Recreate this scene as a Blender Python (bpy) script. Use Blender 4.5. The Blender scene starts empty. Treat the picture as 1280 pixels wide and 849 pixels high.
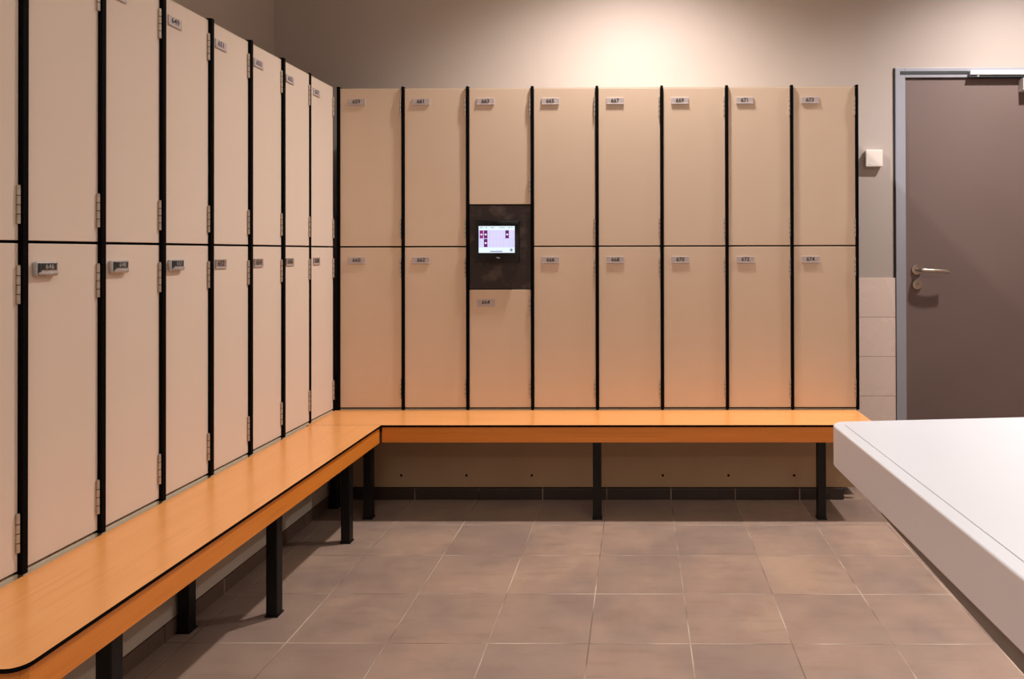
import bpy, bmesh, math
from mathutils import Vector, Matrix, Euler

scene = bpy.context.scene
COL = scene.collection
PI = math.pi

# ------------------------------------------------------------------ materials
def srgb(r, g, b):
    f = lambda c: (c / 255 / 12.92) if c <= 10.31 else ((c / 255 + 0.055) / 1.055) ** 2.4
    return (f(r), f(g), f(b), 1.0)

def new_mat(name):
    m = bpy.data.materials.new(name)
    m.use_nodes = True
    nt = m.node_tree
    b = nt.nodes['Principled BSDF']
    return m, nt, b

def mix_rgb(nt, fac, a, b):
    n = nt.nodes.new('ShaderNodeMix'); n.data_type = 'RGBA'
    for s, v in ((0, fac), (6, a), (7, b)):
        if hasattr(v, 'is_linked') or hasattr(v, 'links'):
            nt.links.new(v, n.inputs[s])
        else:
            n.inputs[s].default_value = v
    return n.outputs[2]

def noise(nt, scale, detail=3, vec=None, rough=0.5):
    n = nt.nodes.new('ShaderNodeTexNoise')
    n.inputs['Scale'].default_value = scale
    n.inputs['Detail'].default_value = detail
    n.inputs['Roughness'].default_value = rough
    if vec is None:
        vec = nt.nodes.new('ShaderNodeTexCoord').outputs['Object']
    nt.links.new(vec, n.inputs['Vector'])
    return n.outputs['Fac']

def mapping(nt, scale):
    tc = nt.nodes.new('ShaderNodeTexCoord')
    mp = nt.nodes.new('ShaderNodeMapping')
    mp.inputs['Scale'].default_value = scale
    nt.links.new(tc.outputs['Object'], mp.inputs['Vector'])
    return mp.outputs['Vector']

def maprange(nt, v, a, b, c=0.0, d=1.0):
    n = nt.nodes.new('ShaderNodeMapRange')
    nt.links.new(v, n.inputs[0])
    for i, x in enumerate((a, b, c, d)):
        n.inputs[i + 1].default_value = x
    return n.outputs[0]

def math_node(nt, op, a, b=None):
    n = nt.nodes.new('ShaderNodeMath'); n.operation = op
    for i, v in enumerate((a, b)):
        if v is None: continue
        if isinstance(v, (int, float)): n.inputs[i].default_value = v
        else: nt.links.new(v, n.inputs[i])
    return n.outputs[0]

def bump(nt, b, h, strength, dist=0.001):
    n = nt.nodes.new('ShaderNodeBump')
    n.inputs['Strength'].default_value = strength
    n.inputs['Distance'].default_value = dist
    nt.links.new(h, n.inputs['Height'])
    nt.links.new(n.outputs[0], b.inputs['Normal'])

def mottled(name, c1, c2, scale, rough=0.5, metal=0.0, spec=0.5, bmp=0.0, bscale=200, stretch=None, coat=0.0):
    m, nt, b = new_mat(name)
    vec = mapping(nt, stretch) if stretch else None
    f = maprange(nt, noise(nt, scale, 4, vec), 0.35, 0.65)
    nt.links.new(mix_rgb(nt, f, c1, c2), b.inputs['Base Color'])
    b.inputs['Roughness'].default_value = rough
    b.inputs['Metallic'].default_value = metal
    b.inputs['Specular IOR Level'].default_value = spec
    b.inputs['Coat Weight'].default_value = coat
    b.inputs['Coat Roughness'].default_value = 0.15
    if bmp:
        bump(nt, b, noise(nt, bscale, 2), bmp)
    return m

M = {}
M['wall'] = mottled('wall_paint', srgb(182, 168, 159), srgb(177, 163, 154), 1.5, 0.85, bmp=0.25, bscale=350)
M['ceiling'] = mottled('ceiling_paint', srgb(205, 200, 190), srgb(200, 195, 185), 2, 0.9)
M['locker_door'] = mottled('locker_laminate', srgb(218, 193, 168), srgb(212, 185, 159), 1.2, 0.42, spec=0.35)  # back row: shading painted into the laminate as a darker, yellower tint
M['locker_door_left'] = mottled('locker_laminate_left', srgb(218, 199, 182), srgb(213, 193, 175), 1.2, 0.42, spec=0.35)  # lit copy of the same laminate for the left row
M['plate_dark'] = mottled('plate_metal_dull', srgb(150, 132, 122), srgb(140, 122, 112), 40, 0.45, metal=0.15)
M['locker_white'] = mottled('locker_edge', srgb(214, 196, 170), srgb(205, 187, 160), 3, 0.5)
M['black'] = mottled('black_edge', srgb(6, 5, 5), srgb(10, 8, 8), 8, 0.6, spec=0.05)
M['carcass'] = mottled('dark_inside', srgb(12, 10, 9), srgb(18, 15, 13), 4, 0.8, spec=0.1)
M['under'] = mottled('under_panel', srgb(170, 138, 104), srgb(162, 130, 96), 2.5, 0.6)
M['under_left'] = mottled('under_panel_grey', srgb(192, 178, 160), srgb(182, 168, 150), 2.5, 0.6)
M['steel'] = mottled('hinge_steel', srgb(196, 180, 164), srgb(176, 160, 144), 60, 0.32, metal=0.45)
M['plate'] = mottled('plate_metal', srgb(190, 176, 172), srgb(180, 166, 162), 40, 0.45, metal=0.15)
M['chrome'] = mottled('bright_chrome', srgb(205, 202, 200), srgb(185, 182, 180), 50, 0.25, metal=0.6)
M['ink'] = mottled('number_ink', srgb(40, 34, 34), srgb(34, 30, 30), 30, 0.6)
M['leg'] = mottled('black_powder_coat', srgb(10, 9, 9), srgb(15, 13, 13), 12, 0.42, spec=0.25, bmp=0.1, bscale=900)
M['frame'] = mottled('door_frame_paint', srgb(158, 158, 166), srgb(152, 152, 160), 3, 0.4, spec=0.5)
M['dark_seal'] = mottled('door_seal', srgb(48, 40, 38), srgb(40, 34, 32), 9, 0.7)  # frame's painted shadow line, also keyhole and rail groove
M['slot'] = mottled('track_slot', srgb(44, 48, 50), srgb(38, 42, 44), 9, 0.5)
M['leaf'] = mottled('door_leaf_laminate', srgb(115, 97, 91), srgb(110, 92, 86), 1.4, 0.5, spec=0.4, bmp=0.08, bscale=500)
M['satin'] = mottled('satin_steel', srgb(196, 182, 168), srgb(176, 162, 148), 30, 0.28, metal=1.0)
M['closer'] = mottled('closer_paint', srgb(214, 208, 206), srgb(206, 200, 198), 8, 0.35, spec=0.5)
M['sensor'] = mottled('white_plastic', srgb(238, 226, 216), srgb(234, 222, 212), 8, 0.4)
M['bezel'] = mottled('black_glass', srgb(6, 7, 10), srgb(9, 9, 12), 4, 0.12, spec=0.5)
M['table'] = mottled('white_solid_surface', srgb(234, 236, 242), srgb(230, 232, 238), 2, 0.22, spec=0.5)
M['table_edge'] = mottled('white_edge', srgb(246, 238, 238), srgb(242, 234, 233), 2, 0.35, spec=0.5)  # bounce light on the shaded side put into the edge colour
M['table_under'] = mottled('grey_subframe', srgb(134, 120, 112), srgb(122, 108, 100), 3, 0.5)
M['groove'] = mottled('groove_grey', srgb(178, 176, 180), srgb(170, 168, 172), 3, 0.5)

def wood(name, c1, c2, c3, axis, rough, coat):
    m, nt, b = new_mat(name)
    s = (1.2, 14, 14) if axis == 'x' else (14, 1.2, 14)
    v = mapping(nt, s)
    f1 = maprange(nt, noise(nt, 1.6, 5, v, 0.6), 0.3, 0.7)
    base = mix_rgb(nt, f1, c1, c2)
    s2 = (3, 90, 90) if axis == 'x' else (90, 3, 90)
    f2 = maprange(nt, noise(nt, 1.2, 3, mapping(nt, s2), 0.6), 0.52, 0.75, 0.0, 0.45)
    nt.links.new(mix_rgb(nt, f2, base, c3), b.inputs['Base Color'])
    b.inputs['Roughness'].default_value = rough
    b.inputs['Coat Weight'].default_value = coat
    b.inputs['Coat Roughness'].default_value = 0.12
    return m
M['wood_x'] = wood('orange_beech_x', srgb(226, 158, 94), srgb(219, 149, 85), srgb(203, 132, 68), 'x', 0.28, 0.25)
M['wood_y'] = wood('orange_beech_y', srgb(226, 158, 94), srgb(219, 149, 85), srgb(203, 132, 68), 'y', 0.28, 0.25)
M['apron_x'] = wood('beech_apron_x', srgb(226, 136, 50), srgb(214, 124, 40), srgb(186, 100, 30), 'x', 0.4, 0.1)
M['apron_y'] = wood('beech_apron_y', srgb(226, 136, 50), srgb(214, 124, 40), srgb(186, 100, 30), 'y', 0.4, 0.1)

# dark brown laminate around the terminal, reflection smudges painted into its colour
def reflection_smudged():
    m, nt, b = new_mat('dark_marbled_laminate')
    n1 = maprange(nt, noise(nt, 14, 4, None, 0.6), 0.5, 0.72)  # pale reflection smudges painted into the colour
    nt.links.new(mix_rgb(nt, n1, srgb(44, 34, 32), srgb(92, 76, 68)), b.inputs['Base Color'])
    b.inputs['Roughness'].default_value = 0.3
    return m
M['marble'] = reflection_smudged()

def tile_mat(name, px, py, ox, oy, axes, grout_w, tint_a, tint_b, grout, rough, bmp=0.4, mott=3.0, hue=None):
    """tiles laid out from object (= world) coordinates; axes picks the two running directions"""
    m, nt, b = new_mat(name)
    tc = nt.nodes.new('ShaderNodeTexCoord')
    sp = nt.nodes.new('ShaderNodeSeparateXYZ')
    nt.links.new(tc.outputs['Object'], sp.inputs[0])
    u = math_node(nt, 'DIVIDE', math_node(nt, 'SUBTRACT', sp.outputs[axes[0]], ox), px)
    v = math_node(nt, 'DIVIDE', math_node(nt, 'SUBTRACT', sp.outputs[axes[1]], oy), py)
    masks = []
    for w, p in ((u, px), (v, py)):
        fr = math_node(nt, 'FRACT', w)
        d = math_node(nt, 'MULTIPLY', math_node(nt, 'MINIMUM', fr, math_node(nt, 'SUBTRACT', 1.0, fr)), p)
        masks.append(maprange(nt, d, grout_w * 0.5, grout_w * 0.9, 1.0, 0.0))
    g = math_node(nt, 'MAXIMUM', masks[0], masks[1])
    cmb = nt.nodes.new('ShaderNodeCombineXYZ')
    nt.links.new(math_node(nt, 'FLOOR', u), cmb.inputs[0])
    nt.links.new(math_node(nt, 'FLOOR', v), cmb.inputs[1])
    wn = nt.nodes.new('ShaderNodeTexWhiteNoise'); wn.noise_dimensions = '3D'
    nt.links.new(cmb.outputs[0], wn.inputs['Vector'])
    tilecol = mix_rgb(nt, wn.outputs['Value'], tint_a, tint_b)
    if hue is not None:
        # cloudy stone figure inside each tile
        n1 = maprange(nt, noise(nt, mott, 5, None, 0.62), 0.36, 0.66, 0.0, 0.9)
        tilecol = mix_rgb(nt, n1, tilecol, hue)
        n2 = maprange(nt, noise(nt, 5, 5, mapping(nt, (1.0, 5.0, 1.0)), 0.7), 0.52, 0.72, 0.0, 0.45)
        tilecol = mix_rgb(nt, n2, tilecol, (tint_a[0] * 0.62, tint_a[1] * 0.6, tint_a[2] * 0.6, 1))
    gn = maprange(nt, noise(nt, 4, 3), 0.38, 0.62, 0.0, 1.0)
    gcol = mix_rgb(nt, gn, (tint_a[0] * 0.55, tint_a[1] * 0.52, tint_a[2] * 0.5, 1), grout)
    nt.links.new(mix_rgb(nt, g, tilecol, gcol), b.inputs['Base Color'])
    rn = maprange(nt, noise(nt, 9, 3), 0.3, 0.7, rough - 0.06, rough + 0.08)
    nt.links.new(math_node(nt, 'MAXIMUM', rn, math_node(nt, 'MULTIPLY', g, 0.8)), b.inputs['Roughness'])
    hgt = math_node(nt, 'ADD', math_node(nt, 'MULTIPLY', g, -1.0), math_node(nt, 'MULTIPLY', noise(nt, 40, 4), 0.12))
    bump(nt, b, hgt, bmp, 0.0015)
    return m

P = 0.2925
FX, FY = -0.143, 2.024
M['floor'] = tile_mat('floor_tiles', P, P, FX, FY, (0, 1), 0.0028, srgb(144, 120, 105), srgb(162, 134, 114),
                      srgb(176, 156, 138), 0.40, hue=srgb(128, 108, 98))
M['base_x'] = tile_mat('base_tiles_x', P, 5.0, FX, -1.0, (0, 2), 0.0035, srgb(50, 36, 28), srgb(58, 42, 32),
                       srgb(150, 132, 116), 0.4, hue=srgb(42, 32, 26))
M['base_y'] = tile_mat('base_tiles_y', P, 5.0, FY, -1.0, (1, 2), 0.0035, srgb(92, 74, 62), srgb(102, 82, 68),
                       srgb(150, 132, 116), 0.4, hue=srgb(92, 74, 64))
M['wall_tile'] = tile_mat('white_wall_tiles', 0.43, 0.2145, 1.405 - 0.43, 0.986 - 0.2145 * 5, (0, 2), 0.003,
                          srgb(232, 210, 196), srgb(227, 205, 191), srgb(190, 170, 154), 0.25, bmp=0.3)

def emission(name, color, strength, c2=None):
    m, nt, b = new_mat(name)
    c2 = c2 or tuple(c * 0.94 for c in color[:3]) + (1,)
    f = maprange(nt, noise(nt, 12, 2), 0.35, 0.65)
    col = mix_rgb(nt, f, color, c2)
    nt.links.new(col, b.inputs['Emission Color'])
    b.inputs['Emission Strength'].default_value = strength
    b.inputs['Base Color'].default_value = (0.02, 0.02, 0.02, 1)
    b.inputs['Roughness'].default_value = 0.15
    return m
M['scr_bg'] = emission('screen_glow', srgb(214, 214, 255), 1.1)
M['scr_head'] = emission('screen_bar', srgb(224, 240, 255), 1.15)
M['scr_mag'] = emission('screen_magenta', srgb(166, 12, 136), 0.8)
M['scr_purple'] = emission('screen_purple', srgb(112, 12, 112), 0.8)
M['scr_grey'] = emission('screen_grey', srgb(168, 166, 196), 0.9)
M['scr_lilac'] = emission('screen_column', srgb(219, 210, 252), 1.05)
M['scr_dark'] = emission('screen_dark', srgb(50, 48, 84), 0.7)
M['scr_white'] = emission('screen_white', srgb(250, 235, 255), 1.1)
M['logo'] = mottled('logo_grey', srgb(150, 150, 156), srgb(140, 140, 146), 30, 0.4)

# ------------------------------------------------------------------ mesh helpers
class MB:
    def __init__(self):
        self.bm = bmesh.new(); self.mats = []
    def mi(self, m):
        if m not in self.mats: self.mats.append(m)
        return self.mats.index(m)
    def box(self, x0, x1, y0, y1, z0, z1, mat, bevel=0.0, seg=2):
        idx = self.mi(mat)
        t = bmesh.new()
        bmesh.ops.create_cube(t, size=1.0)
        for v in t.verts:
            v.co = Vector(((x0 + x1) / 2 + v.co.x * (x1 - x0), (y0 + y1) / 2 + v.co.y * (y1 - y0), (z0 + z1) / 2 + v.co.z * (z1 - z0)))
        if bevel:
            bmesh.ops.bevel(t, geom=list(t.edges), offset=bevel, segments=seg, profile=0.5, affect='EDGES')
        self.merge(t, idx)
    def merge(self, t, idx, xf=None):
        if xf is not None: t.transform(xf)
        for f in t.faces:
            f.material_index = idx
        me = bpy.data.meshes.new('tmp'); t.to_mesh(me); t.free()
        self.bm.from_mesh(me); bpy.data.meshes.remove(me)
    def cyl(self, c, axis, r, h, mat, seg=24, bevel=0.0, r2=None):
        """cylinder centred at c, along 'x','y' or 'z'"""
        idx = self.mi(mat)
        t = bmesh.new()
        bmesh.ops.create_cone(t, cap_ends=True, segments=seg, radius1=r, radius2=r if r2 is None else r2, depth=h)
        if bevel:
            es = [e for e in t.edges if len(e.link_faces) == 2 and any(len(f.verts) > 4 for f in e.link_faces)]
            bmesh.ops.bevel(t, geom=es, offset=bevel, segments=2, profile=0.5, affect='EDGES')
        R = {'z': Matrix.Identity(4), 'x': Matrix.Rotation(PI / 2, 4, 'Y'), 'y': Matrix.Rotation(PI / 2, 4, 'X')}[axis]
        self.merge(t, idx, Matrix.Translation(c) @ R)
    def prism(self, pts, z0, z1, mat_side, mat_top=None, bevel=0.0, seg=3):
        i_s = self.mi(mat_side); i_t = self.mi(mat_top or mat_side)
        t = bmesh.new()
        lo = [t.verts.new((x, y, z0)) for x, y in pts]
        hi = [t.verts.new((x, y, z1)) for x, y in pts]
        n = len(pts)
        t.faces.new(lo[::-1]); top = t.faces.new(hi)
        for i in range(n):
            t.faces.new((lo[i], lo[(i + 1) % n], hi[(i + 1) % n], hi[i]))
        bmesh.ops.recalc_face_normals(t, faces=list(t.faces))
        if bevel:
            es = [e for e in t.edges if any(len(f.verts) == n and n > 4 for f in e.link_faces)]
            bmesh.ops.bevel(t, geom=es, offset=bevel, segments=seg, profile=0.5, affect='EDGES')
        for f in t.faces:
            f.material_index = i_t if f.normal.z > 0.6 else i_s
        me = bpy.data.meshes.new('tmp'); t.to_mesh(me); t.free()
        self.bm.from_mesh(me); bpy.data.meshes.remove(me)
    def tube(self, pts, r, mat, seg=14, squash=1.0):
        idx = self.mi(mat); t = bmesh.new(); rings = []
        n = len(pts); P_ = [Vector(p) for p in pts]
        for i, p in enumerate(P_):
            d = (P_[min(i + 1, n - 1)] - P_[max(i - 1, 0)]).normalized()
            a = d.cross(Vector((0, 0, 1)))
            a = a.normalized() if a.length > 1e-4 else Vector((1, 0, 0))
            b_ = d.cross(a).normalized()
            rings.append([t.verts.new(p + a * math.cos(2 * PI * k / seg) * r + b_ * math.sin(2 * PI * k / seg) * r * squash) for k in range(seg)])
        for i in range(n - 1):
            for k in range(seg):
                t.faces.new((rings[i][k], rings[i][(k + 1) % seg], rings[i + 1][(k + 1) % seg], rings[i + 1][k]))
        t.faces.new(rings[0][::-1]); t.faces.new(rings[-1])
        bmesh.ops.recalc_face_normals(t, faces=list(t.faces))
        self.merge(t, idx)
    def text(self, body, size, xf, mat, bold=0.0):
        cu = bpy.data.curves.new('txt', 'FONT')
        cu.body = body; cu.size = size; cu.align_x = 'CENTER'; cu.align_y = 'CENTER'
        cu.extrude = 0.0002; cu.offset = bold
        cu.resolution_u = 3
        o = bpy.data.objects.new('txt', cu); COL.objects.link(o)
        dg = bpy.context.evaluated_depsgraph_get()
        me = bpy.data.meshes.new_from_object(o.evaluated_get(dg))
        COL.objects.unlink(o); bpy.data.objects.remove(o); bpy.data.curves.remove(cu)
        t = bmesh.new(); t.from_mesh(me); bpy.data.meshes.remove(me)
        self.merge(t, self.mi(mat), xf)
    def build(self, name, parent=None, smooth=False, xf=None):
        me = bpy.data.meshes.new(name)
        if xf is not None: self.bm.transform(xf)
        self.bm.to_mesh(me); self.bm.free()
        for m in self.mats: me.materials.append(m)
        if smooth:
            for p in me.polygons: p.use_smooth = True
            me.set_sharp_from_angle(angle=math.radians(35))
        o = bpy.data.objects.new(name, me); COL.objects.link(o)
        if parent is not None:
            o.parent = parent
        return o

def empty(name, loc=(0, 0, 0), rz=0.0):
    o = bpy.data.objects.new(name, None); COL.objects.link(o)
    o.location = loc; o.rotation_euler = (0, 0, rz)
    o.empty_display_size = 0.1
    return o
def tag(o, label=None, cat=None, group=None, kind=None):
    if label: o['label'] = label
    if cat: o['category'] = cat
    if group: o['group'] = group
    if kind: o['kind'] = kind
    return o

# ------------------------------------------------------------------ dimensions (metres; camera stands at x=0, y=0)
H = 1.13
YF = 3.24            # front of the back row of lockers
XF = -1.403          # front of the left row of lockers
YW = 3.83            # back wall
XW = -1.996          # left wall
XR, YN, ZC = 3.3, -3.4, 3.0
Z_BENCH = 0.400
Z_BOT, Z_SEAM0, Z_SEAM1, Z_TOP = 0.4105, 1.1535, 1.159, 1.893
PITCH_B = 0.3003
X_B0 = -1.3945       # left edge of the first back column's divider

# ------------------------------------------------------------------ room shell
def struct(name, mb, **k):
    o = mb.build(name, **k)
    tag(o, kind='structure'); return o
b = MB(); b.box(XW - .2, XR + .2, YN - .2, YW + .2, -0.1, 0.0, M['floor']); struct('floor', b)
b = MB(); b.box(XW - .2, XR + .2, YN - .2, YW + .2, ZC, ZC + .1, M['ceiling']); struct('ceiling', b)
b = MB(); b.box(XW - .1, XW, YN - .1, YW + .1, 0, ZC, M['wall']); struct('wall_left', b)
b = MB(); b.box(XR, XR + .1, YN - .1, YW + .1, 0, ZC, M['wall']); struct('wall_right', b)
b = MB(); b.box(XW, XR, YN - .1, YN, 0, ZC, M['wall']); struct('wall_front', b)
DX0, DX1 = 1.4605, 2.40      # door leaf
FXO0, FXO1 = 1.405, 2.455    # frame outside
DZ, FZ = 2.071, 2.128
b = MB()
b.box(XW, FXO0 + .02, YW, YW + .12, 0, ZC, M['wall'])
b.box(FXO1 - .02, XR, YW, YW + .12, 0, ZC, M['wall'])
b.box(FXO0 + .02, FXO1 - .02, YW, YW + .12, FZ - .02, ZC, M['wall'])
struct('wall_back', b)
# white tiles beside the door
b = MB(); b.box(0.9, FXO0 - .001, YW - .009, YW, 0, 0.986, M['wall_tile'], bevel=.002); struct('trim_1', b)
b = MB(); b.box(FXO1 + .001, XR, YW - .009, YW, 0, 0.986, M['wall_tile'], bevel=.002); struct('trim_2', b)

# ------------------------------------------------------------------ the door
door = empty('door_1', (0, 0, 0)); tag(door, kind='structure')
b = MB()
f = M['frame']
YD = YW - 0.004      # face of the leaf
b.box(FXO0, DX0 - .002, YW - .016, YW + .1, 0, FZ, f, bevel=.002)
b.box(DX1 + .002, FXO1, YW - .016, YW + .1, 0, FZ, f, bevel=.002)
b.box(DX0 - .002, DX1 + .002, YW - .016, YW + .1, DZ + .004, FZ, f, bevel=.002)
b.build('door_frame', door)
b = MB()
b.box(FXO0 - .007, FXO0, YW - .004, YW, 0, FZ + .002, M['dark_seal'])  # dark strip standing in for the shadow the frame casts on the wall
b.build('frame_seal', door)
b = MB()
b.box(DX0 + .001, DX1 - .001, YD, YD + .045, 0.008, DZ, M['leaf'], bevel=.0015)
leaf = b.build('door_leaf', door)
# lever handle
hx, hz = 1.518, 1.029
b = MB()
b.cyl((hx, YD - .005, hz), 'y', .0265, .010, M['satin'], 36, .002)
b.cyl((hx, YD - .025, hz), 'y', .0105, .036, M['satin'], 20)
b.build('handle_rose', leaf, smooth=True)
b = MB()
pts = [(hx, YD - .030, hz), (hx, YD - .046, hz), (hx + .006, YD - .055, hz), (hx + .018, YD - .059, hz - .001)]
for i in range(1, 9):
    t = i / 8
    pts.append((hx + .018 + .125 * t, YD - .059 - .004 * math.sin(t * PI), hz - .001 - .007 * t))
pts.append((hx + .148, YD - .056, hz - .0085))
b.tube(pts, .0105, M['satin'], 16)
b.build('door_handle', leaf, smooth=True)
b = MB()
b.cyl((hx + .002, YD - .005, hz - .081), 'y', .0255, .010, M['satin'], 36, .002)
b.cyl((hx + .002, YD - .011, hz - .075), 'y', .0085, .006, M['satin'], 20)
b.box(hx - .003, hx + .007, YD - .014, YD - .004, hz - .105, hz - .077, M['satin'], bevel=.002)
b.box(hx + .001, hx + .003, YD - .0146, YD - .0135, hz - .081, hz - .070, M['dark_seal'])
b.build('lock_cylinder', leaf, smooth=True)
# closer: slot in the frame head, slide rail, arm, body on the leaf
b = MB()
b.box(1.431, 1.812, YW - .0185, YW - .0155, 2.092, 2.109, M['slot'])
b.build('track_slot', door)
b = MB()
b.box(1.800, 2.38, YW - .040, YW - .016, 2.083, 2.108, M['closer'], bevel=.002)
b.box(1.812, 2.37, YW - .034, YW - .020, 2.0815, 2.084, M['dark_seal'])
b.build('slide_rail', door)
b = MB()
b.box(1.795, 2.26, YW - .036, YW - .018, 2.071, 2.0775, M['slot'], bevel=.001)
b.cyl((1.845, YW - .030, 2.0775), 'z', .008, .010, M['chrome'], 16)
b.build('closer_arm', door)
b = MB()
b.box(2.076, 2.36, YW - .058, YD, 1.994, 2.062, M['closer'], bevel=.004)
b.cyl((2.22, YW - .030, 2.066), 'z', .012, .010, M['satin'], 20)
b.build('door_closer', door)

# small white box on the wall
b = empty('wall_thermostat', (1.284, YW, 1.589))
tag(b, 'small square white plastic box on the wall between the lockers and the grey door', 'thermostat')
m = MB()
m.box(-.046, .046, -.030, -.004, 0.0, .092, M['sensor'], bevel=.004, seg=3)
m.box(-.043, .043, -.005, 0, .003, .089, M['sensor'])
m.build('housing', b)
m = MB(); m.box(-.036, -.018, -.0306, -.030, .010, .012, M['groove']); m.build('vent_mark', b)

# ------------------------------------------------------------------ lockers
# Every cabinet is modelled in its own frame: front plane at y=0 facing -y, x from 0 to pitch, divider on its left side.
def number_plate(parent, cx, cz, w, h, number, bulky, metal='plate'):
    m = MB()
    if bulky:
        m.box(cx - w / 2, cx + w / 2, -.011, 0, cz - h / 2, cz + h / 2, M['chrome'], bevel=.003)
        m.box(cx - w * .26, cx + w * .40, -.0125, -.010, cz - h * .08, cz + h * .38, M['slot'], bevel=.0006)
        m.box(cx - w * .42, cx - w * .32, -.0135, -.010, cz - h * .30, cz + h * .40, M['slot'], bevel=.0006)
        m.box(cx - w * .42, cx + w * .44, -.0140, -.010, cz - h * .40, cz - h * .22, M['chrome'], bevel=.001)
        m.text(number, h * .48, Matrix.Translation((cx + w * .07, -.0130, cz + h * .14)) @ Matrix.Rotation(PI / 2, 4, 'X'), M['chrome'], .0001)
    else:
        m.box(cx - w / 2, cx + w / 2, -.003, 0, cz - h / 2, cz + h / 2, M[metal], bevel=.0008)
        m.box(cx - w / 2, cx + w / 2, -.0042, -.002, cz - h / 2 - .001, cz - h / 2 + .004, M['plate'], bevel=.0005)
        m.text(number, h * .84, Matrix.Translation((cx, -.0034, cz + .001)) @ Matrix.Rotation(PI / 2, 4, 'X'), M['ink'], .0003)
    o = m.build('lock_plate' if bulky else 'number_plate', parent)
    if bulky:
        o['label'] = 'thick chrome lock plate with a dark window'
    return o

def hinge(parent, x, z, h=.085):
    m = MB()
    m.cyl((x, -.004, z), 'z', .0037, h, M['steel'], 12)
    for k in range(1, 4):
        m.cyl((x, -.004, z - h / 2 + h * k / 4), 'z', .0041, .0016, M['carcass'], 12)
    m.cyl((x, -.004, z + h / 2 + .001), 'z', .0030, .003, M['steel'], 12)
    m.box(x - .004, x, -.0015, 0, z - h / 2, z + h / 2, M['steel'])
    return m.build('hinge', parent, smooth=True)

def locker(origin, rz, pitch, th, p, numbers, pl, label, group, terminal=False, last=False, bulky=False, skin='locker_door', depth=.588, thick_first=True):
    root = empty('locker_cabinet', origin, rz)
    tag(root, label, 'locker', group)
    g = .0022
    x0 = th + .0015; x1 = pitch - .0015
    # black partition on the left, in front of the doors by p
    m = MB(); m.box(0, th, -p, depth, .402, Z_TOP + .007, M['black'], bevel=.0008); m.build('side_panel', root)
    if last:
        m = MB(); m.box(pitch, pitch + .012, -p, depth, .402, Z_TOP + .007, M['black'], bevel=.0008); m.build('side_panel', root)
    # body
    m = MB()
    m.box(0, th, .020, depth, .05, .402, M['carcass'])
    if last: m.box(pitch, pitch + .012, .020, depth, .05, .402, M['black'])
    m.box(th, pitch, .020, depth, .05, Z_TOP - .003, M['carcass'])
    m.build('body', root)
    m = MB(); m.box(th, pitch, .001, depth, Z_TOP - .003, Z_TOP, M['locker_white']); m.build('top_panel', root)
    m = MB(); m.box(th, pitch, .001, .020, .330, Z_BENCH + .0040, M['locker_white']); m.build('bottom_rail', root)
    if terminal:
        spans = [(1.352, Z_TOP - .0032), (Z_BOT, .957)]
    else:
        spans = [(Z_SEAM1, Z_TOP - .0032), (Z_BOT, Z_SEAM0)]
    for (za, zb), num, bk in zip(spans, numbers, (False, bulky)):
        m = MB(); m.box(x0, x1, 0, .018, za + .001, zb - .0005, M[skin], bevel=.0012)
        d = m.build('door', root)
        off, w, h = pl
        cz = zb - .060
        number_plate(d, x0 + off + w / 2, cz, w if not bk else w, h if not bk else .034, num, bk, 'plate_dark' if (skin != 'locker_door' and zb < 1.5) else 'plate')
        if zb > 1.5:
            hinge(d, x1 - .0036, zb - .087)
            hinge(d, x1 - .0036, za + .081)
        else:
            hinge(d, x1 - .0036, zb - .095 if not terminal else zb - .075)
            hinge(d, x1 - .0036, za + .087)
    if terminal:
        m = MB(); m.box(x0, x1, .001, .019, .9605, 1.3475, M['marble'], bevel=.001)
        o = m.build('terminal_panel', root); o['label'] = 'dark brown marbled panel around the screen'
    return root

back_nums = [('659', '660'), ('661', '662'), ('663', '664'), ('665', '666'), ('667', '668'), ('669', '670'), ('671', '672'), ('673', '674')]
for i, (a, c) in enumerate(back_nums):
    term = i == 2
    if i == 0: lab = 'beige back wall locker pair numbered 659 and 660, in the corner beside the left row'
    elif term: lab = 'beige locker pair numbered 663 and 664 with a dark screen panel between its doors'
    elif i == 7: lab = 'beige locker pair numbered 673 and 674, rightmost, beside the wall with the white box'
    else: lab = 'beige back wall locker pair numbered %s above and %s below' % (a, c)
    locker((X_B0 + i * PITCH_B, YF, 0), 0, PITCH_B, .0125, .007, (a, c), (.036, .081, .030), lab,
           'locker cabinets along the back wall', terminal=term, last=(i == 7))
PITCH_L = 0.234
ords = ['eighth', 'seventh', 'sixth', 'fifth', 'fourth', 'third', 'second', 'first']
left_lab = [
    'beige locker cabinet cut off by the left edge of the frame, nearest the camera',
    'beige left row locker cabinet with chrome lock, seventh from the corner',
    'beige left row locker cabinet with chrome lock, sixth from the corner',
    'beige left row locker cabinet, fifth from the corner, with a chrome lock below',
    'beige left row locker cabinet with flat plates, fourth from the corner',
    'beige left row locker cabinet with flat plates, third from the corner',
    'beige left row locker cabinet with flat plates, second from the corner',
    'beige left row locker cabinet directly in the corner against the back row']
Y_L0 = 1.342
for k in range(8):
    n = 643 + 2 * k
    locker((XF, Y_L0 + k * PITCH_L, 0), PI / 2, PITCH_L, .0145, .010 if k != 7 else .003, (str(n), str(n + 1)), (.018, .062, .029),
           left_lab[k], 'locker cabinets along the left wall', bulky=(k in (1, 2, 3)), skin='locker_door_left', depth=.590)

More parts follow.
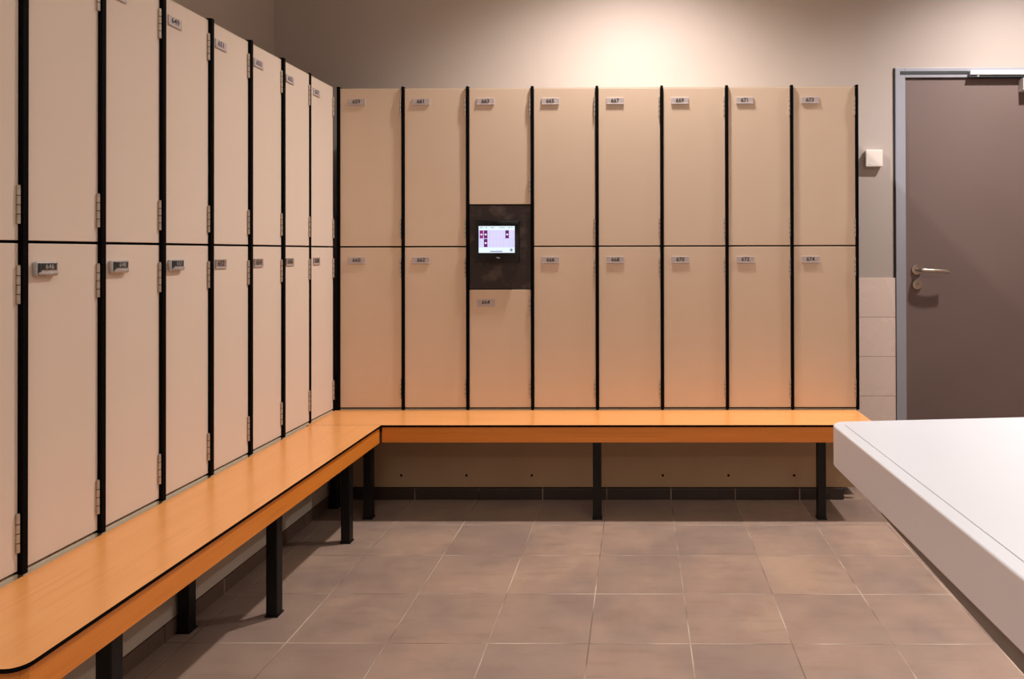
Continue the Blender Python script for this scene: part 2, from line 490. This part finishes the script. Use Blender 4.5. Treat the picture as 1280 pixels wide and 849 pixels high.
# panels and tile base under the lockers
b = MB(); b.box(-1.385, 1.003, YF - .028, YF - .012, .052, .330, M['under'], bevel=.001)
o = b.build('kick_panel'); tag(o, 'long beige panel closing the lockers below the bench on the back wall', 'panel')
for i in range(1, 8):
    m = MB(); m.cyl((X_B0 + i * PITCH_B + .006, YF - .029, .106), 'y', .0055, .003, M['black'], 16, .001)
    m.build('screw', o)
m = MB(); m.cyl((X_B0 + .03, YF - .029, .106), 'y', .0055, .003, M['black'], 16, .001); m.build('screw', o)
b = MB(); b.box(XF + .0150, XF + .026, .9, YF - .030, .050, .330, M['under_left'], bevel=.001)
o = b.build('kick_panel'); tag(o, 'long greyish panel closing the lockers below the bench on the left', 'panel')
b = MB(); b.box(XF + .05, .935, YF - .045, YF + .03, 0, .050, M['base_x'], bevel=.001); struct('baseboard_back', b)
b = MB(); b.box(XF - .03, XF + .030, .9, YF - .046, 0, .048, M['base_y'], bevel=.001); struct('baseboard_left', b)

# ------------------------------------------------------------------ touchscreen
YT = YF
t = empty('touchscreen_terminal', (-.6495, YT, 1.0825))
tag(t, 'black touchscreen glowing white and magenta, mounted between lockers 663 and 664', 'screen')
m = MB(); m.box(-.1035, .1035, -.022, .0005, 0, .195, M['bezel'], bevel=.004, seg=3); m.build('bezel', t, smooth=True)
sx0, sx1, sz0, sz1 = -.082, .084, .045, .168
yS = -.0226
m = MB(); m.box(sx0, sx1, yS - .0004, -.020, sz0, sz1, M['scr_bg'])
scr = m.build('screen', t)
def cell(px0, px1, py0, py1, mat, name='locker_symbol', y=.0008, mb=None):
    # fractions of the display, from its top left
    w, h = sx1 - sx0, sz1 - sz0
    own = mb is None
    mb = mb or MB()
    mb.box(sx0 + px0 * w, sx0 + px1 * w, yS - y, yS - .0003, sz1 - py1 * h, sz1 - py0 * h, mat)
    return mb.build(name, scr) if own else mb
def fx(p): return (p - 208) / (685 - 208)
def fy(p): return (p - 232) / (582 - 232)
hb = MB()
cell(0, 1, 0, fy(284), M['scr_head'], mb=hb)
for a_, c_ in ((222, 262), (300, 322), (372, 410), (480, 498), (505, 530), (536, 552), (600, 622), (640, 654)):
    cell(fx(a_), fx(c_), fy(248), fy(258), M['scr_grey'], y=.0011, mb=hb)
hb.build('header_bar', scr)
fb = MB()
cell(0, 1, fy(512), 1, M['scr_head'], mb=fb)
cell(fx(360), fx(522), fy(556), fy(572), M['scr_grey'], y=.0011, mb=fb)
fb.build('footer_bar', scr)
cb = MB()
for q in range(8):
    xa = 340 + q * 44
    if 555 < xa < 600: continue
    cell(fx(xa), fx(xa + 30), fy(292), fy(505), M['scr_lilac'], y=.0009, mb=cb)
    cell(fx(xa + 32), fx(xa + 35), fy(390), fy(410), M['scr_grey'], y=.0010, mb=cb)
cb.build('column_field', scr)
for (a_, c_, tops) in ((222, 268, (288, 342)), (277, 325, (288, 342, 400, 456)), (562, 608, (288, 342))):
    for j, tp in enumerate(tops):
        mb = MB()
        cell(fx(a_), fx(c_), fy(tp), fy(tp + 51), M['scr_mag'] if a_ == 222 else M['scr_purple'], y=.0013, mb=mb)
        if j % 2 == 0:
            mx = (a_ + c_) / 2
            cell(fx(mx - 10), fx(mx + 12), fy(tp + 44), fy(tp + 64), M['scr_white'], y=.0016, mb=mb)
        mb.build('locker_symbol', scr)
gm = MB()
w, h = sx1 - sx0, sz1 - sz0
gx, gz = sx0 + fx(640) * w, sz1 - fy(545) * h
gm.cyl((gx, yS - .0010, gz), 'y', .0052, .0006, M['scr_dark'], 20)
for q in range(8):
    an = q * PI / 4
    gm.cyl((gx + .0055 * math.cos(an), yS - .0010, gz + .0055 * math.sin(an)), 'y', .0013, .0006, M['scr_dark'], 8)
gm.cyl((gx, yS - .0014, gz), 'y', .0022, .0006, M['scr_white'], 16)
gm.build('gear_icon', scr)
lm = MB()
pts_l = [(-.0095, .0), (-.002, .0045), (.009, .002), (.0095, -.002), (.004, -.0045), (.002, -.0005), (-.003, -.0015)]
lm.prism([(x, y) for x, y in pts_l], 0, .0006, M['logo'])
lm.build('logo_mark', t, xf=Matrix.Translation((.006, -.0222, .0215)) @ Matrix.Rotation(PI / 2, 4, 'X'))

# ------------------------------------------------------------------ benches
def rounded(x0, x1, y0, y1, radii):
    """radii for (x0,y0),(x1,y0),(x1,y1),(x0,y1)"""
    out = []
    cs = [((x0, y0), (1, 1), PI), ((x1, y0), (-1, 1), 1.5 * PI), ((x1, y1), (-1, -1), 0), ((x0, y1), (1, -1), .5 * PI)]
    for (c, s, a0), r in zip(cs, radii):
        if r == 0: out.append(c); continue
        cx, cy = c[0] + s[0] * r, c[1] + s[1] * r
        for k in range(7):
            a = a0 + k / 6 * PI / 2
            out.append((cx + r * math.cos(a), cy + r * math.sin(a)))
    return out

X_EDGE = -1.086      # inner edge of left bench
Y_EDGE = 2.953       # front edge of back bench
def seat(parent, pts, wood_m):
    m = MB()
    m.prism(pts, Z_BENCH - .0085, Z_BENCH, M['black'], wood_m)
    return m.build('seat', parent)
def leg(parent, x, y, ztop=.325, s=.0175):
    m = MB()
    m.box(x - s, x + s, y - s, y + s, .004, ztop, M['leg'], bevel=.0025)
    l = m.build('leg', parent)
    m = MB()
    m.box(x - s - .003, x + s + .003, y - s - .003, y + s + .003, 0, .005, M['leg'], bevel=.001)
    m.build('foot_plate', l)
    return l
# back bench
bb = empty('wooden_bench', (0, 0, 0))
tag(bb, 'orange wooden bench on black square legs running along the back wall lockers', 'bench')
seat(bb, rounded(XF + .002, 1.005, Y_EDGE + .001, YF - .0095, (0, .015, 0, 0)), M['wood_x'])
m = MB()
m.box(X_EDGE + .002, 1.000, Y_EDGE + .006, Y_EDGE + .024, .325, Z_BENCH - .0085, M['apron_x'], bevel=.001)
m.box(.982, 1.000, Y_EDGE + .024, YF - .03, .325, Z_BENCH - .0085, M['apron_y'], bevel=.001)
m.build('apron', bb)
yl = 2.972 + .0175 + .016
for x in (-1.147, -.174, .775): leg(bb, x, Y_EDGE + .0245)
leg(bb, -1.345, 3.10)
m = MB()
for x in (-1.147, -.174, .775):
    m.box(x - .012, x + .012, 2.978, YF - .030, .338, .362, M['leg'])
m.box(-1.345, -1.147, 3.088, 3.112, .325, .345, M['leg'])
m.build('support_bracket', bb)
# left bench
lb = empty('wooden_bench', (0, 0, 0))
tag(lb, 'long orange wooden bench on black legs running along the left lockers toward the camera', 'bench')
seat(lb, rounded(XF + .0115, X_EDGE, 1.224, Y_EDGE - .001, (.012, .028, 0, 0)), M['wood_y'])
m = MB()
m.box(X_EDGE - .024, X_EDGE - .006, 1.250, Y_EDGE - .001, .325, Z_BENCH - .0085, M['apron_y'], bevel=.001)
m.box(XF + .03, X_EDGE - .024, 1.250, 1.268, .325, Z_BENCH - .0085, M['apron_x'], bevel=.001)
m.build('apron', lb)
XL = -1.1375
for y in (2.73, 2.183, 1.50): leg(lb, XL, y)
for y in (2.12,): leg(lb, -1.352, y - .03)
m = MB()
for y in (2.73, 2.183, 1.50):
    m.box(XF + .03, XL - .01, y - .012, y + .012, .338, .362, M['leg'])
m.build('support_bracket', lb)

# ------------------------------------------------------------------ white counter on the right
ct = empty('white_counter', (.9, .5, 0))
tag(ct, 'white solid counter slab with a rounded corner in the right foreground', 'table')
LX, LY = -.9, -.5    # world -> local
A = Vector((.3715, 1.323)); B = Vector((.3925, .55))   # left edge far -> near
C = Vector((.402, 1.3665)); D = Vector((1.55, 1.478))   # far edge
near = -.75
dirL = (B - A) / (B.y - A.y)
Bn = A + dirL * (near - A.y)
# rounded far left corner between A and C
corner = []
inter = None
# intersection of the two edges
u1 = (B - A); u2 = (D - C)
den = u1.x * u2.y - u1.y * u2.x
s_ = ((C - A).x * u2.y - (C - A).y * u2.x) / den
I = A + u1 * s_
for k in range(9):
    q = k / 8
    corner.append(A * (1 - q) ** 2 + I * 2 * q * (1 - q) + C * q ** 2)
outline = [Bn] + corner + [D, Vector((1.55, near))]
pts = [(p.x + LX, p.y + LY) for p in outline]
m = MB()
m.prism(pts, .722, .7995, M['table_edge'], M['table'], bevel=.003)
m.build('slab', ct)
# slightly raised inner field and the fine joint around it
def inset(pts, d):
    n = len(pts); out = []
    for i in range(n):
        p0, p1, p2 = Vector(pts[i - 1]), Vector(pts[i]), Vector(pts[(i + 1) % n])
        e1 = (p1 - p0).normalized(); e2 = (p2 - p1).normalized()
        n1 = Vector((e1.y, -e1.x)); n2 = Vector((e2.y, -e2.x))
        nn = (n1 + n2).normalized()
        out.append(tuple(p1 + nn * d / max(.5, nn.dot(n1))))
    return out
ins = inset(pts, .0215)
ins2 = inset(pts, .0225)
m = MB(); m.prism(ins, .7990, .7997, M['groove']); m.build('joint_line', ct)
m = MB(); m.prism(ins2, .7990, .8003, M['table'], M['table']); m.build('top_sheet', ct)
m = MB()
# tapering grey strip under the slab's left edge
t_ = bmesh.new()
def vv(x, y, z): return t_.verts.new((x + LX, y + LY, z))
ya, yb = 1.10, -.6
va = [vv(.380, ya, .722), vv(.43, ya, .722), vv(.43, ya, .719), vv(.380, ya, .719)]
vb = [vv(.380 + .0 + .045, yb, .722), vv(.5, yb, .722), vv(.5, yb, .64), vv(.425, yb, .64)]
t_.faces.new(va); t_.faces.new(vb[::-1])
for k in range(4): t_.faces.new((va[k], va[(k + 1) % 4], vb[(k + 1) % 4], vb[k]))
bmesh.ops.recalc_face_normals(t_, faces=list(t_.faces))
m.merge(t_, m.mi(M['table_under']))
m.build('edge_rail', ct)
for y in (1.10, -.45):
    m = MB(); m.box(.80 + LX, 1.40 + LX, y - .03 + LY, y + .03 + LY, 0, .722, M['table_edge'], bevel=.004)
    m.build('leg', ct)

# ------------------------------------------------------------------ light
def kelvin(r, g, b_): return (r, g, b_)
WARM = (1.0, .945, .89)
def spot(name, loc, power, size=140, blend=1.0, color=WARM, radius=.045, aim=None):
    l = bpy.data.lights.new(name, 'SPOT'); l.energy = power; l.spot_size = math.radians(size); l.spot_blend = blend
    l.color = color; l.shadow_soft_size = radius
    o = bpy.data.objects.new(name, l); COL.objects.link(o); o.location = loc
    if aim is not None:
        o.rotation_euler = (Vector(aim) - Vector(loc)).to_track_quat('-Z', 'Y').to_euler()
    return o
def area(name, loc, sx, sy, power, color=WARM, rot=(0, 0, 0), spread=180):
    l = bpy.data.lights.new(name, 'AREA'); l.shape = 'RECTANGLE'; l.size = sx; l.size_y = sy; l.energy = power; l.color = color
    l.spread = math.radians(spread)
    o = bpy.data.objects.new(name, l); COL.objects.link(o); o.location = loc; o.rotation_euler = rot
    return o
spot('downlight', (-.02, 3.06, 2.98), 255, size=140, color=(1, .955, .94))
spot('downlight', (2.05, 3.05, 2.98), 245, size=140, color=(1, .955, .94))
spot('downlight', (-.12, -2.0, 2.95), 290)
spot('downlight', (2.05, -2.0, 2.95), 215)
spot('downlight', (1.75, .95, 2.95), 420, size=68)
area('ceiling_glow', (.3, -.5, 2.97), 3.6, 3.6, 50)  # added soft fill, no fixture behind it

w = bpy.data.worlds.new('World'); scene.world = w; w.use_nodes = True
w.node_tree.nodes['Background'].inputs[0].default_value = (.5, .45, .4, 1)
w.node_tree.nodes['Background'].inputs[1].default_value = .1

# ------------------------------------------------------------------ camera
F = 875.0
cam = bpy.data.cameras.new('camera'); co = bpy.data.objects.new('camera', cam); COL.objects.link(co)
cam.sensor_fit = 'HORIZONTAL'; cam.sensor_width = 36.0; cam.lens = F / 1280 * 36
cam.clip_start = .02
yaw, pitch, roll = math.radians(.45), math.radians(.28), math.radians(-.14)
R = Matrix.Rotation(yaw, 3, 'Z') @ Matrix.Rotation(PI / 2 + pitch, 3, 'X') @ Matrix.Rotation(roll, 3, 'Z')
co.matrix_world = Matrix.Translation((0, 0, H)) @ R.to_4x4()
v = R.transposed() @ Vector((0, 1, 0))
a_, b_, c_ = v.x, v.y, -v.z
cam.shift_x = (640 + F * a_ / c_ - 797) / 1280
cam.shift_y = (315 - 424.5 + F * b_ / c_) / 1280
scene.camera = co

scene.view_settings.view_transform = 'Standard'
scene.view_settings.look = 'None'
scene.view_settings.exposure = 0.0
scene.view_settings.gamma = 1.0
